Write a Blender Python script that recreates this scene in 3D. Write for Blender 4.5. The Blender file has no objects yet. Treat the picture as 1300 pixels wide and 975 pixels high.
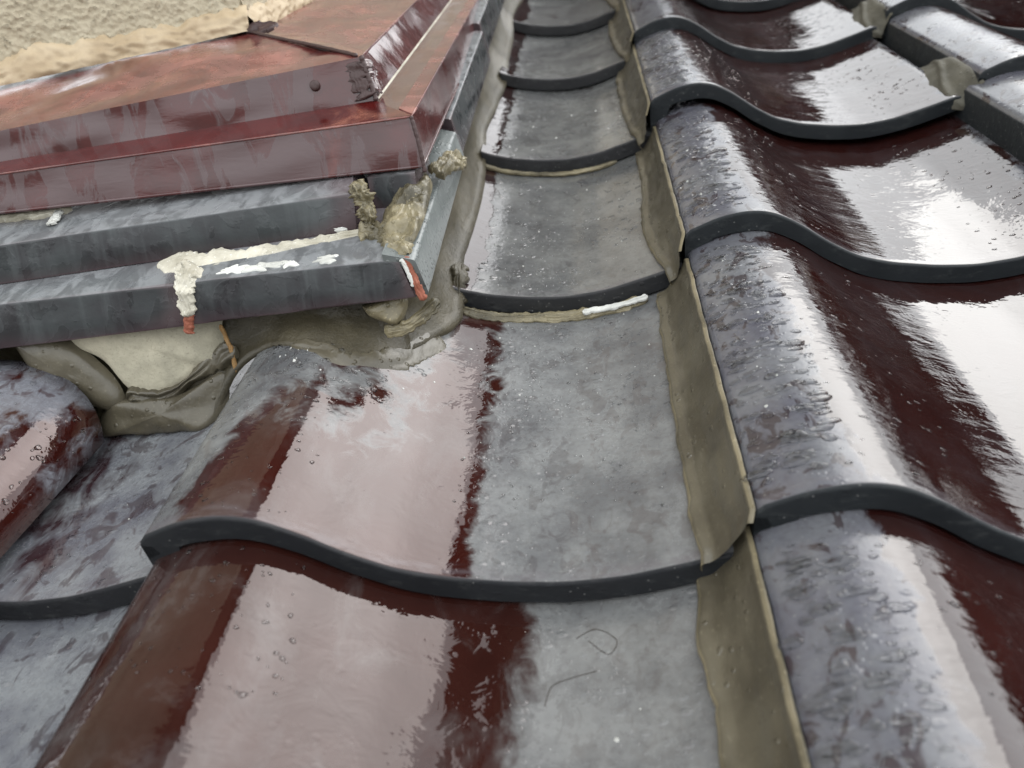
import bpy, bmesh, math, random
from mathutils import Vector, Matrix, noise

# ------------------------------------------------------------------ camera, sky, sun, exposure
scene = bpy.context.scene
COL = scene.collection
PITCH = math.radians(24)                    # roof pitch: u = along the eaves, v = up the slope, w = normal to the roof
RX = Matrix.Rotation(PITCH, 4, 'X')

cam_data = bpy.data.cameras.new('camera')
cam = bpy.data.objects.new('camera', cam_data)
COL.objects.link(cam)
RIGHT = Vector((0.989503, 0.059556, -0.131667))
DOWN = Vector((-0.068186, -0.610905, -0.788762))
FWD = Vector((-0.127412, 0.789461, -0.600431))
m = Matrix.Identity(4)
for i in range(3):
    m[i][0] = RIGHT[i]; m[i][1] = -DOWN[i]; m[i][2] = -FWD[i]
cam.matrix_world = RX @ Matrix.Translation(Vector((-0.051309, -0.226116, 0.297483))) @ m
cam_data.sensor_width = 36
cam_data.lens = 28.0
cam_data.clip_start = 0.01
cam_data.clip_end = 3000
cam_data.dof.use_dof = True
cam_data.dof.focus_distance = 0.47
cam_data.dof.aperture_fstop = 9.0
scene.camera = cam

world = bpy.data.worlds.new('World')
scene.world = world
world.use_nodes = True
wn = world.node_tree
bg = wn.nodes['Background']
sky = wn.nodes.new('ShaderNodeTexSky')
sky.sky_type = 'NISHITA'
sky.sun_disc = False
SUN_EL, SUN_AZ = math.radians(52), math.radians(50)      # azimuth from up-slope (+Y) towards the right (+X)
sky.sun_elevation = SUN_EL
sky.sun_rotation = SUN_AZ
sky.air_density = 1.0; sky.dust_density = 3.0
# an even overcast: the clear sky's colour is greyed and its gradient softened by the cloud cover
hsv = wn.nodes.new('ShaderNodeHueSaturation'); hsv.inputs['Saturation'].default_value = 0.12
mixc = wn.nodes.new('ShaderNodeMix'); mixc.data_type = 'RGBA'
mixc.inputs['Factor'].default_value = 0.6
mixc.inputs['B'].default_value = (19.5, 20.2, 20.6, 1)
cl = wn.nodes.new('ShaderNodeTexNoise'); cl.inputs['Scale'].default_value = 2.2; cl.inputs['Detail'].default_value = 6
tc = wn.nodes.new('ShaderNodeTexCoord')
cr = wn.nodes.new('ShaderNodeMapRange'); cr.inputs[1].default_value = .3; cr.inputs[2].default_value = .7
cr.inputs[3].default_value = .82; cr.inputs[4].default_value = 1.12
vm = wn.nodes.new('ShaderNodeVectorMath'); vm.operation = 'SCALE'
L_ = wn.links.new
L_(tc.outputs['Generated'], cl.inputs['Vector']); L_(cl.outputs['Fac'], cr.inputs[0])
L_(sky.outputs['Color'], hsv.inputs['Color']); L_(hsv.outputs['Color'], mixc.inputs['A'])
L_(mixc.outputs['Result'], vm.inputs[0]); L_(cr.outputs[0], vm.inputs['Scale'])
L_(vm.outputs['Vector'], bg.inputs['Color'])
bg.inputs['Strength'].default_value = 0.15

sun_data = bpy.data.lights.new('sun', 'SUN')
sun_data.energy = 0.9
sun_data.angle = math.radians(40)
sun_data.color = (1, .97, .92)
sun = bpy.data.objects.new('sun', sun_data); COL.objects.link(sun)
sd = Vector((math.sin(SUN_AZ) * math.cos(SUN_EL), math.cos(SUN_AZ) * math.cos(SUN_EL), math.sin(SUN_EL)))
sun.rotation_euler = sd.to_track_quat('Z', 'Y').to_euler()

scene.view_settings.view_transform = 'Standard'
scene.view_settings.look = 'None'
scene.view_settings.exposure = 0.22
scene.view_settings.gamma = 1.0
scene.cycles.max_bounces = 8
scene.cycles.use_denoising = True

R_ = random.Random(7)

# ------------------------------------------------------------------ node helpers
class NT:
    def __init__(self, name):
        self.mat = bpy.data.materials.new(name); self.mat.use_nodes = True
        self.t = self.mat.node_tree; self.b = self.t.nodes['Principled BSDF']
        self.obj = self.new('ShaderNodeTexCoord').outputs['Object']
    def new(self, k, **kw):
        n = self.t.nodes.new(k)
        for a, v in kw.items(): setattr(n, a, v)
        return n
    def put(self, sock, v):
        if hasattr(v, 'is_output') or isinstance(v, bpy.types.NodeSocket): self.t.links.new(v, sock)
        elif isinstance(v, (tuple, list)) and len(v) == 3 and sock.type == 'RGBA': sock.default_value = (*v, 1)
        else: sock.default_value = v
    def math(self, op, a, b=0.0, c=None):
        n = self.new('ShaderNodeMath', operation=op); self.put(n.inputs[0], a); self.put(n.inputs[1], b)
        if c is not None: self.put(n.inputs[2], c)
        return n.outputs[0]
    def mul(self, a, b): return self.math('MULTIPLY', a, b)
    def add(self, a, b): return self.math('ADD', a, b)
    def clamp(self, a): 
        n = self.new('ShaderNodeClamp'); self.put(n.inputs[0], a); return n.outputs[0]
    def ramp(self, v, lo, hi, a=0.0, b=1.0, smooth=True):
        n = self.new('ShaderNodeMapRange', interpolation_type='SMOOTHSTEP' if smooth else 'LINEAR')
        self.put(n.inputs[0], v); n.inputs[1].default_value = lo; n.inputs[2].default_value = hi
        n.inputs[3].default_value = a; n.inputs[4].default_value = b
        return n.outputs[0]
    def mix(self, f, a, b):
        n = self.new('ShaderNodeMix', data_type='RGBA'); self.put(n.inputs['Factor'], f)
        self.put(n.inputs['A'], a); self.put(n.inputs['B'], b); return n.outputs['Result']
    def vec(self, v, scale=(1, 1, 1), add=None):
        n = self.new('ShaderNodeVectorMath', operation='MULTIPLY'); self.put(n.inputs[0], v); n.inputs[1].default_value = scale
        o = n.outputs[0]
        if add is not None:
            k = self.new('ShaderNodeVectorMath', operation='ADD'); self.put(k.inputs[0], o); self.put(k.inputs[1], add); o = k.outputs[0]
        return o
    def noise(self, v, scale, detail=4, rough=.55, dist=0.0):
        n = self.new('ShaderNodeTexNoise'); self.put(n.inputs['Vector'], v); n.inputs['Scale'].default_value = scale
        n.inputs['Detail'].default_value = detail; n.inputs['Roughness'].default_value = rough; n.inputs['Distortion'].default_value = dist
        return n.outputs['Fac']
    def voro(self, v, scale, feature='F1', rnd=1.0):
        n = self.new('ShaderNodeTexVoronoi', feature=feature); self.put(n.inputs['Vector'], v); n.inputs['Scale'].default_value = scale
        n.inputs['Randomness'].default_value = rnd
        return n
    def xyz(self, v):
        n = self.new('ShaderNodeSeparateXYZ'); self.put(n.inputs[0], v); return n.outputs
    def rnd(self):
        n = self.new('ShaderNodeObjectInfo'); r = n.outputs['Random']
        c = self.new('ShaderNodeCombineXYZ')
        self.put(c.inputs[0], self.mul(r, 13.7)); self.put(c.inputs[1], self.mul(r, 41.3)); self.put(c.inputs[2], self.mul(r, 7.9))
        return r, c.outputs[0]
    def bump(self, h, dist, strength=1.0, prev=None):
        n = self.new('ShaderNodeBump'); n.inputs['Strength'].default_value = strength; n.inputs['Distance'].default_value = dist
        self.put(n.inputs['Height'], h)
        if prev is not None: self.put(n.inputs['Normal'], prev)
        return n.outputs[0]
    def drops(self, v, scale, size, keep):
        """little round water beads: 0..1 dome heights in a share of the cells"""
        n = self.voro(v, scale)
        d = self.ramp(n.outputs['Distance'], size, size * .35, 0, 1)
        g = self.xyz(n.outputs['Color'])[0]
        return self.mul(d, self.math('LESS_THAN', g, keep))
    def set(self, **kw):
        for k, v in kw.items(): self.put(self.b.inputs[k.replace('_', ' ')], v)
        return self.mat

# ------------------------------------------------------------------ materials
def glaze(name, left=(.060, .030), pan=(.125, .172), head=(.09, .20), head_x=(9, 10), head_amt=.35, wet_dark=.5, soft=.10, streak=1.0, ior=1.95, tint=(1, 1, 1), grey_a=(.085, .085, .100), grey_b=(.125, .128, .130), film_rough=.30, wave=1.0, mar=((.016, .0030, .0024), (.044, .0085, .0058)), mscale=(1, .55, 1), film_ior=1.45, base_rough=.03, zgain=1.0, haze=.25):
    n = NT(name)
    r, off = n.rnd()
    p = n.vec(n.obj, (1, 1, 1), off)
    x, y, z = n.xyz(n.obj)
    nx, ny, nzz = n.xyz(n.new('ShaderNodeTexCoord').outputs['Normal'])
    # where the glaze has weathered to a grey-violet bloom
    lz = n.ramp(x, left[0], left[1], 0, 1)
    pz = n.ramp(x, pan[0], pan[1], 0, 1)
    head = n.mul(n.ramp(y, head[0], head[1], 0, head_amt), n.ramp(x, head_x[0], head_x[1], 1, 0))
    zone = n.add(n.mul(n.math('MAXIMUM', lz, pz), zgain), head)
    big = n.noise(p, 13, 5, .62, .4)
    mid = n.noise(n.vec(p, mscale), 58, 5, .62, .7)
    fine = n.noise(p, 330, 3, .6)
    f0 = n.add(n.mul(zone, .62), n.add(n.mul(n.math('SUBTRACT', big, .5), .9), n.mul(n.math('SUBTRACT', mid, .5), .9)))
    film = n.ramp(f0, .36 - soft, .36 + soft, 0, 1)
    film = n.mul(film, n.ramp(fine, .2, .6, .78, 1))
    # islands inside the bloom that rain has darkened
    wet = n.ramp(n.noise(n.vec(p, (1, .7, 1)), 70, 4, .6, 1.0), .54, .54 + .05 + soft * .3, 0, 1)
    film_c = n.mul(film, n.ramp(wet, 0, 1, 1, wet_dark))
    maroon = n.mix(n.noise(p, 22, 4), mar[0], mar[1])
    tone = n.ramp(n.noise(p, 24, 5, .65), .32, .68)
    grey = n.mix(tone, grey_a, grey_b)
    hz = n.ramp(n.noise(n.vec(p, (1, .7, 1)), 24, 7, .68, .5), .46, .74, 0, haze)
    maroon = n.mix(hz, maroon, grey)
    maroon = n.mix(n.ramp(r, 0, 1, 0, .45, False), maroon, (.008, .0030, .0028))
    col = n.mix(film_c, maroon, grey)
    # faint scratches and grit in the bloom
    scr = n.ramp(n.noise(n.vec(p, (.25, 1, 1)), 420, 2), .64, .70, 0, .25)
    col = n.mix(n.mul(scr, film), col, (.17, .17, .165))
    # dark unglazed nose and turned-down edge, paler worn arris just above the nose
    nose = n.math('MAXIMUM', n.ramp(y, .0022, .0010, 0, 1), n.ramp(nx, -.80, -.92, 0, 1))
    arris = n.mul(n.ramp(y, .0120, .0040, 0, 1), n.ramp(n.noise(n.vec(p, (1, 4, 1)), 60, 4), .35, .65))
    col = n.mix(n.mul(arris, .45), col, (.105, .095, .105))
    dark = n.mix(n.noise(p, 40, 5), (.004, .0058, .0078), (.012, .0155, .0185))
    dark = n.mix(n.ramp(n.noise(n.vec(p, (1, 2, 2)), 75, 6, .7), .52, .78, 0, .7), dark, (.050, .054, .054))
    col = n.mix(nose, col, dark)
    speck = n.math('LESS_THAN', n.voro(p, 210).outputs['Distance'], .11)
    col = n.mix(n.mul(speck, n.mul(film, .45)), col, (.19, .19, .185))
    rough = n.add(n.mul(film, film_rough), base_rough)
    rough = n.math('SUBTRACT', rough, n.mul(n.mul(wet, film), film_rough * .5))
    rough = n.add(rough, n.mul(hz, .22))
    rough = n.add(rough, n.mul(nose, .52))
    # water film: slow waves, rivulets running down the flank of the roll, small beads
    wav = n.noise(n.vec(p, (1, .8, 1)), 16, 2, .5)
    wav2 = n.noise(n.vec(p, (.8, 1, 1)), 70, 3, .6, .5)
    flank = n.mul(n.ramp(x, .035, .07, .3, 1), n.ramp(x, .105, .150, 1, .04))
    riv = n.noise(n.vec(p, (.32, 1.35, .6)), 52, 5, .58, .6)
    bead = n.drops(n.vec(p, (.6, 1, 1)), 210, .42, .34)
    bead2 = n.drops(p, 420, .40, .25)
    gate = n.ramp(n.noise(p, 30, 3), .42, .58, 0, 1)
    nb = n.bump(wav, .0018 * wave, .5)
    nb = n.bump(wav2, .0005 * wave, .6, nb)
    nb = n.bump(n.mul(riv, flank), .0010 * streak, .8, nb)
    nb = n.bump(n.mul(n.add(bead, n.mul(bead2, .4)), n.mul(gate, n.ramp(film, 0, 1, .15, 1))), .0005, .8, nb)
    nb = n.bump(n.mul(fine, film), .00014, .6, nb)
    return n.set(Base_Color=col, Roughness=rough, IOR=n.ramp(n.math('MAXIMUM', nose, n.mul(film, .6)), 0, 1, ior, film_ior), Specular_Tint=(*tint, 1), Normal=nb)

BKW = dict(pan=(.125, .165), wet_dark=.86, soft=.14, streak=.14, ior=1.54, tint=(1, .91, .90), grey_a=(.100, .102, .104), grey_b=(.175, .178, .176), film_rough=.24, mar=((.016, .0034, .0026), (.040, .0085, .0060)))
M_GLAZE_B = glaze('weathered_glaze', left=(-.5, -.6), head_amt=.0, **{**BKW, 'pan': (.112, .129), 'soft': .07, 'ior': 1.9, 'tint': (1, .93, .92), 'film_rough': .17, 'film_ior': 1.62, 'mar': ((.014, .0055, .0055), (.028, .011, .010)), 'grey_a': (.085, .088, .090), 'grey_b': (.155, .158, .155)})
M_GLAZE_B0 = glaze('bloomed_glaze', left=(.040, -.004), head=(.035, .135), head_x=(.09, .16), head_amt=.70, **{**BKW, 'zgain': 1.35, 'soft': .10, 'wet_dark': .80, 'mscale': (.8, .8, 1), 'grey_a': (.096, .099, .103), 'grey_b': (.178, .183, .183)})
M_GLAZE_BN = glaze('clear_brown_glaze', left=(.010, -.022), head_amt=0, **{**BKW, 'haze': .34, 'mar': ((.011, .0034, .0028), (.036, .0105, .0078)), 'pan': (.135, .185), 'tint': (1, .92, .91), 'ior': 1.52})
M_GLAZE_A = glaze('wet_glaze', left=(.064, .030), pan=(.232, .285), head_amt=.0, wet_dark=.34, soft=.08, streak=.85, ior=1.70, haze=.16, grey_a=(.080, .080, .098), grey_b=(.125, .128, .138), film_rough=.20, mar=((.013, .0038, .0034), (.030, .0080, .0064)), base_rough=.012, wave=.8)
M_GLAZE_C = glaze('filmed_glaze', left=(.06, .0), pan=(.05, .27), head_amt=.2, wet_dark=.42, soft=.12, streak=.4, ior=1.7, tint=(1, .88, .87), grey_a=(.100, .104, .122), grey_b=(.200, .210, .220), film_rough=.25, mscale=(1, .40, 1), mar=((.018, .0085, .0105), (.034, .016, .019)))
M_GLAZE_CAP = glaze('maroon_cap_glaze', left=(-.5, -.6), pan=(9, 10), head=(.0, .12), head_amt=.72, wet_dark=.45, soft=.09, streak=.3, ior=1.6, tint=(1, .88, .87), grey_a=(.095, .095, .115), grey_b=(.160, .165, .185), film_rough=.25, wave=.7)

def sealant_mat(name, dark, light, rough, gloss_bump=.0006):
    n = NT(name)
    r, off = n.rnd(); p = n.vec(n.obj, (1, 1, 1), off)
    a = n.noise(p, 28, 5, .6); b = n.noise(n.vec(p, (1, .35, 1)), 160, 3)
    col = n.mix(n.ramp(a, .3, .72), dark, light)
    col = n.mix(n.ramp(n.noise(p, 520, 2), .62, .72, 0, .35), col, tuple(min(1, c * 1.9) for c in light))
    rg = n.add(n.mul(b, .25), rough - .12)
    nb = n.bump(b, gloss_bump, .7); nb = n.bump(n.noise(p, 480, 2), .0002, .6, nb)
    nb = n.bump(n.drops(p, 260, .4, .15), .0006, .8, nb)
    return n.set(Base_Color=col, Roughness=rg, IOR=1.5, Normal=nb)

M_SEAL = sealant_mat('brown_sealant', (.062, .053, .036), (.105, .092, .064), .31)
M_WEDGE = sealant_mat('matt_grey_sealant', (.060, .056, .042), (.105, .098, .075), .68)
M_SEAL_EDGE = sealant_mat('tan_sealant', (.085, .072, .045), (.20, .168, .105), .40)
M_CREAM = sealant_mat('cream_sealant', (.30, .275, .21), (.64, .605, .51), .42, .0010)
M_WHITE = sealant_mat('white_sealant', (.42, .42, .39), (.72, .72, .68), .45, .0006)
M_OLD = sealant_mat('stained_sealant', (.045, .038, .021), (.27, .23, .14), .40, .0016)

def mortar_mat(name, dark, light, rough):
    n = NT(name)
    p = n.obj
    a = n.noise(p, 24, 6, .65); g = n.noise(p, 700, 3, .7); h = n.noise(p, 130, 4)
    col = n.mix(n.ramp(a, .3, .7), dark, light)
    col = n.mix(n.ramp(g, .55, .75, 0, .45), col, tuple(c * .45 for c in dark))
    nb = n.bump(h, .0012, .7); nb = n.bump(g, .0005, .7, nb)
    return n.set(Base_Color=col, Roughness=rough, IOR=1.45, Normal=nb)

M_MORTAR = mortar_mat('wet_mortar', (.040, .034, .021), (.080, .068, .043), .40)
M_PLASTER = mortar_mat('pale_plaster', (.29, .27, .205), (.50, .46, .35), .75)
M_ORANGE = mortar_mat('rust_stain', (.22, .12, .04), (.38, .25, .11), .6)
M_TERRA = mortar_mat('terracotta_body', (.20, .055, .030), (.30, .10, .06), .7)

def slate_mat(name):
    n = NT(name)
    r, off = n.rnd(); p = n.vec(n.obj, (1, 1, 1), off)
    a = n.noise(p, 26, 5, .6, .5); st = n.noise(n.vec(p, (1, .12, .12)), 70, 4, .6)
    col = n.mix(n.ramp(a, .32, .68), (.011, .010, .013), (.026, .031, .033))
    col = n.mix(n.ramp(st, .48, .72, 0, .7), col, (.058, .066, .068))
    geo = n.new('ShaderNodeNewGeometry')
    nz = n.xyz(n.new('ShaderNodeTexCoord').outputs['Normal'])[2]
    top = n.ramp(nz, .55, .85, 0, 1)                 # upward faces are mixed paler than the front face
    mottle = n.ramp(n.noise(n.vec(p, (1, .6, 1)), 75, 4, .6, .9), .40, .60, .5, 1)
    col = n.mix(n.mul(top, n.mul(mottle, .80)), col, (.24, .25, .26))
    ar = n.ramp(geo.outputs['Pointiness'], .515, .56, 0, .5)
    col = n.mix(ar, col, (.10, .06, .065))
    wet = n.ramp(n.noise(n.vec(p, (1, .8, .8)), 60, 4, .5, 1.0), .50, .55, 0, 1)
    rough = n.ramp(wet, 0, 1, .42, .20)
    nb = n.bump(wet, .00008, .5); nb = n.bump(n.noise(p, 300, 3), .00025, .5, nb); nb = n.bump(n.noise(p, 25, 2), .0015, .5, nb)
    return n.set(Base_Color=col, Roughness=rough, IOR=1.5, Normal=nb)
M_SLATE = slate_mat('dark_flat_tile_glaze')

def wetslate_mat():
    n = NT('wet_grey_tile_end'); p = n.obj
    col = n.mix(n.noise(p, 60, 5), (.10, .115, .115), (.20, .215, .21))
    nb = n.bump(n.drops(p, 330, .45, .5), .0006, .8); nb = n.bump(n.noise(p, 260, 3), .0005, .7, nb)
    return n.set(Base_Color=col, Roughness=.28, IOR=1.5, Normal=nb)
M_SLATE_WET = wetslate_mat()

def paint_mat(name, base, worn, wear_lo, wear_hi, patch_amt, ior=1.6, r0=.15):
    n = NT(name); p = n.obj
    a = n.noise(p, 30, 5, .6)
    brush = n.noise(n.vec(p, (.22, .8, 1)), 240, 4, .6, .6)
    col = n.mix(n.ramp(a, .3, .7), base, tuple(c * .62 for c in base))
    wear = n.mul(n.ramp(n.noise(p, 18, 5, .65, .6), wear_lo, wear_hi), n.ramp(brush, .30, .70, .62, 1))
    col = n.mix(wear, col, worn)
    # rain film hanging in vertical tongues: dusty where dry, deep red where wet
    tong = n.noise(n.vec(p, (1.0, .35, .35)), 55, 4, .55, .9)
    film = n.mul(n.ramp(tong, .475, .53, 0, 1), patch_amt)
    col = n.mix(film, col, (.086, .054, .056))
    rough = n.add(n.mul(film, .18), n.add(n.mul(wear, .22), r0))
    nb = n.bump(film, .00008, .5); nb = n.bump(brush, .00016, .6, nb); nb = n.bump(n.noise(p, 14, 2), .003, .5, nb)
    return n.set(Base_Color=col, Roughness=rough, IOR=ior, Normal=nb)
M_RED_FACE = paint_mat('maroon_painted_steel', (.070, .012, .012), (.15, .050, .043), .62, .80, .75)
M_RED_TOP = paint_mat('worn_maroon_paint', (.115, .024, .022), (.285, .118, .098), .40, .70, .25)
M_RED_SIDE = paint_mat('glossy_sky_tinted_maroon', (.10, .032, .030), (.26, .12, .09), .62, .85, .45, ior=2.0, r0=.08)  # pinker base than the front faces: sky reflection put into the colour
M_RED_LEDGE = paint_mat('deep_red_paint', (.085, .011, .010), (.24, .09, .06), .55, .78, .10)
def dark_mat(name, c, rough):
    n = NT(name); p = n.obj
    return n.set(Base_Color=n.mix(n.noise(p, 60, 4), c, tuple(k * 1.8 for k in c)), Roughness=rough, Normal=n.bump(n.noise(p, 200, 3), .0008, .8))
M_GRIME = dark_mat('grimy_seam', (.035, .018, .017), .5)
M_UNDER = dark_mat('roof_felt', (.012, .012, .012), .8)
M_GUTTER = dark_mat('brown_gutter', (.030, .020, .017), .4)
M_HAIR = dark_mat('dark_fibre', (.02, .015, .012), .5)

def stucco_mat():
    n = NT('cream_stucco'); p = n.obj
    a = n.noise(p, 9, 5, .6); g = n.noise(p, 420, 3, .65); v = n.voro(p, 260).outputs['Distance']
    col = n.mix(n.ramp(a, .3, .7), (.40, .345, .25), (.50, .445, .335))
    col = n.mix(n.ramp(g, .5, .75, 0, .35), col, (.36, .31, .225))
    nb = n.bump(v, .0016, .8); nb = n.bump(g, .0008, .7, nb)
    return n.set(Base_Color=col, Roughness=.85, Normal=nb)
M_STUCCO = stucco_mat()
def trim_mat():
    n = NT('tan_base_render'); p = n.obj
    col = n.mix(n.ramp(n.noise(p, 35, 5), .3, .7), (.36, .27, .165), (.50, .40, .27))
    nb = n.bump(n.noise(p, 60, 4), .0015, .7); nb = n.bump(n.noise(p, 400, 2), .0004, .6, nb)
    return n.set(Base_Color=col, Roughness=.6, Normal=nb)
M_TRIM = trim_mat()
def soffit_mat():
    n = NT('cream_soffit'); p = n.obj
    return n.set(Base_Color=n.mix(n.noise(p, 6, 4), (.20, .185, .165), (.26, .24, .215)), Roughness=.7)
M_SOFFIT = soffit_mat()
def ground_mat():
    n = NT('gravel_yard'); p = n.obj
    return n.set(Base_Color=n.mix(n.noise(p, 3, 6), (.10, .095, .085), (.22, .21, .19)), Roughness=.9)
M_GROUND = ground_mat()
def water_mat():
    n = NT('rain_water')
    return n.set(Base_Color=(1, 1, 1), Roughness=.0, IOR=1.33, Transmission_Weight=1.0)
M_WATER = water_mat()

# ------------------------------------------------------------------ object helpers (coordinates in the roof frame, metres)
def thing(name, base, label, cat, group=None, kind=None):
    o = bpy.data.objects.new(name, None); COL.objects.link(o)
    o.matrix_world = RX @ Matrix.Translation(Vector(base))
    o['label'] = label; o['category'] = cat
    if group: o['group'] = group
    if kind: o['kind'] = kind
    o.empty_display_size = .05
    return o

BASES = {}
def part(name, verts, faces, mats, parent, label=None, smooth=True, matidx=None, base=(0, 0, 0), kind=None):
    """verts in roof coordinates; base = the parent's base point"""
    b = Vector(base)
    me = bpy.data.meshes.new(name)
    me.from_pydata([tuple(Vector(v) - b) for v in verts], [], faces)
    for mm in (mats if isinstance(mats, (list, tuple)) else [mats]): me.materials.append(mm)
    if matidx: me.polygons.foreach_set('material_index', matidx)
    me.polygons.foreach_set('use_smooth', [smooth] * len(me.polygons))
    bm = bmesh.new(); bm.from_mesh(me)
    bmesh.ops.recalc_face_normals(bm, faces=bm.faces); bm.to_mesh(me); bm.free()
    o = bpy.data.objects.new(name, me); COL.objects.link(o)
    if parent is not None: o.parent = parent
    else: o.matrix_world = RX
    if label: o['label'] = label
    if kind: o['kind'] = kind
    return o

def nz(x, y, z=0.0): return noise.noise(Vector((x, y, z)))
def lerp(a, b, t): return a + (b - a) * t
def mmv(pts): return [Vector(q) / 1000 for q in pts]
def resample(pts, n):
    pts = [Vector(q) for q in pts]
    d = [0.0]
    for a, b in zip(pts, pts[1:]): d.append(d[-1] + (b - a).length)
    out = []
    for i in range(n):
        s = d[-1] * i / (n - 1); k = 0
        while k < len(d) - 2 and d[k + 1] < s: k += 1
        t = (s - d[k]) / max(1e-9, d[k + 1] - d[k])
        # Catmull-Rom for soft curves
        p0, p1, p2, p3 = pts[max(k - 1, 0)], pts[k], pts[k + 1], pts[min(k + 2, len(pts) - 1)]
        t2, t3 = t * t, t * t * t
        out.append(.5 * (2 * p1 + (p2 - p0) * t + (2 * p0 - 5 * p1 + 4 * p2 - p3) * t2 + (3 * p1 - p0 - 3 * p2 + p3) * t3))
    return out
def grid_faces(nu, nv):
    return [(i * nv + j, i * nv + j + 1, (i + 1) * nv + j + 1, (i + 1) * nv + j) for i in range(nu - 1) for j in range(nv - 1)]

# ------------------------------------------------------------------ the pantile
W, L, T = .265, .243, .0152
KU = [-.04, -.01, 0, .022, .04, .055, .072, .089, .11, .133, .158, .186, .213, .24, .265, .30]
KW = [.012, .033, .0385, .0475, .0498, .0475, .0375, .0240, .0110, .0032, -.0012, -.0032, -.0004, .0068, .0146, .027]
def lin(u):
    for k in range(len(KU) - 1):
        if u <= KU[k + 1]: break
    return KW[k] + (KW[k + 1] - KW[k]) * (u - KU[k]) / (KU[k + 1] - KU[k])
def prof(u):
    s = a = 0.0
    for i in range(-12, 13):
        wt = 1 - abs(i) / 13.0; s += wt * lin(u + i * .0009); a += wt
    return s / a

OFF = {(0, 2): (-.0035, .002, .003), (0, 3): (-.003, 0, .001), (1, 2): (.006, 0, -.004), (1, 3): (.004, 0, -.008), (0, 1): (0, 0, -.0012)}
def tile_offset(c, j):
    if (c, j) in OFF: return OFF[(c, j)]
    q = random.Random(c * 131 + j * 17)
    return (q.uniform(-.0015, .0015), q.uniform(-.001, .001), q.uniform(-.0008, .0008)) if c >= 0 else (0, 0, 0)
def surf(c, j, u, v):
    """height of the top of tile (c, j) at local u and roof v"""
    o = tile_offset(c, j)
    return prof(u) + T * (1 - (v - j * L) / L) + o[2]

def tile_mesh(name, u0, u1, mat, skirt=True, length=1.10):
    N = 76
    us = [u0 + (u1 - u0) * i / (N - 1) for i in range(N)]
    tops = [prof(u) for u in us]
    r = .0022
    st = [(0.0, -r), (.0002, -.0013), (.0007, -.0005), (.0014, -.0001), (r, 0.0), (.008, 0), (.014, 0)]
    st += [(lerp(.014, L * length, k / 12), 0) for k in range(1, 13)]
    V, F = [], []
    NV = len(st)
    # right end rounds down a little like a pressed lip
    for v, dz in st:
        for i, u in enumerate(us):
            e = 0.0
            if u1 - u < .004: e -= .0016 * (1 - (u1 - u) / .004) ** 2
            if skirt and u - u0 < .0035: e -= .0022 * (1 - (u - u0) / .0035) ** 2
            V.append((u, max(0, v + (.0007 * nz(u * 30, 7) + .0004 * nz(u * 110, 8)) * (1 - v / .006) if v < .006 else v), tops[i] + T * (1 - v / L) + dz + e + .0005 * nz(u * 24, v * 12, 2)))
    top = lambda s, i: s * N + i
    for s in range(NV - 1):
        for i in range(N - 1): F.append((top(s, i), top(s, i + 1), top(s + 1, i + 1), top(s + 1, i)))
    # underside
    o2 = len(V)
    for v, dz in st:
        for i, u in enumerate(us):
            zb = tops[i] + T * (1 - v / L) - T + .0022 + .0007 * nz(u * 45, 3)
            V.append((u, max(v, .0), zb))
    bot = lambda s, i: o2 + s * N + i
    for s in range(NV - 1):
        for i in range(N - 1): F.append((bot(s, i), bot(s + 1, i), bot(s + 1, i + 1), bot(s, i + 1)))
    for i in range(N - 1): F.append((top(0, i), bot(0, i), bot(0, i + 1), top(0, i + 1)))
    for i in range(N - 1): F.append((top(NV - 1, i), top(NV - 1, i + 1), bot(NV - 1, i + 1), bot(NV - 1, i)))
    for s in range(NV - 1): F.append((top(s, N - 1), bot(s, N - 1), bot(s + 1, N - 1), top(s + 1, N - 1)))
    if skirt:                                # the roll's edge turns down over the neighbour's lip
        o3 = len(V); kz = .0
        for v, dz in st:
            V.append((u0, v, tops[0] + T * (1 - v / L) - .028)); V.append((u0 + .010, v, tops[0] + T * (1 - v / L) - .028))
        k = 5
        for s in range(NV - 1):
            a, b, c, d = o3 + 2 * s, o3 + 2 * s + 1, o3 + 2 * s + 2, o3 + 2 * s + 3
            F += [(top(s, 0), top(s + 1, 0), c, a), (a, c, d, b), (b, d, bot(s + 1, k), bot(s, k))]
        F.append((top(0, 0), o3, o3 + 1, bot(0, k)))
    else:
        for s in range(NV - 1): F.append((top(s, 0), top(s + 1, 0), bot(s + 1, 0), bot(s, 0)))
    me = bpy.data.meshes.new(name)
    me.from_pydata(V, [], F); me.materials.append(mat)
    bm = bmesh.new(); bm.from_mesh(me); bmesh.ops.recalc_face_normals(bm, faces=bm.faces); bm.to_mesh(me); bm.free()
    me.polygons.foreach_set('use_smooth', [True] * len(me.polygons))
    me.set_sharp_from_angle(angle=math.radians(50))
    return me

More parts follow.
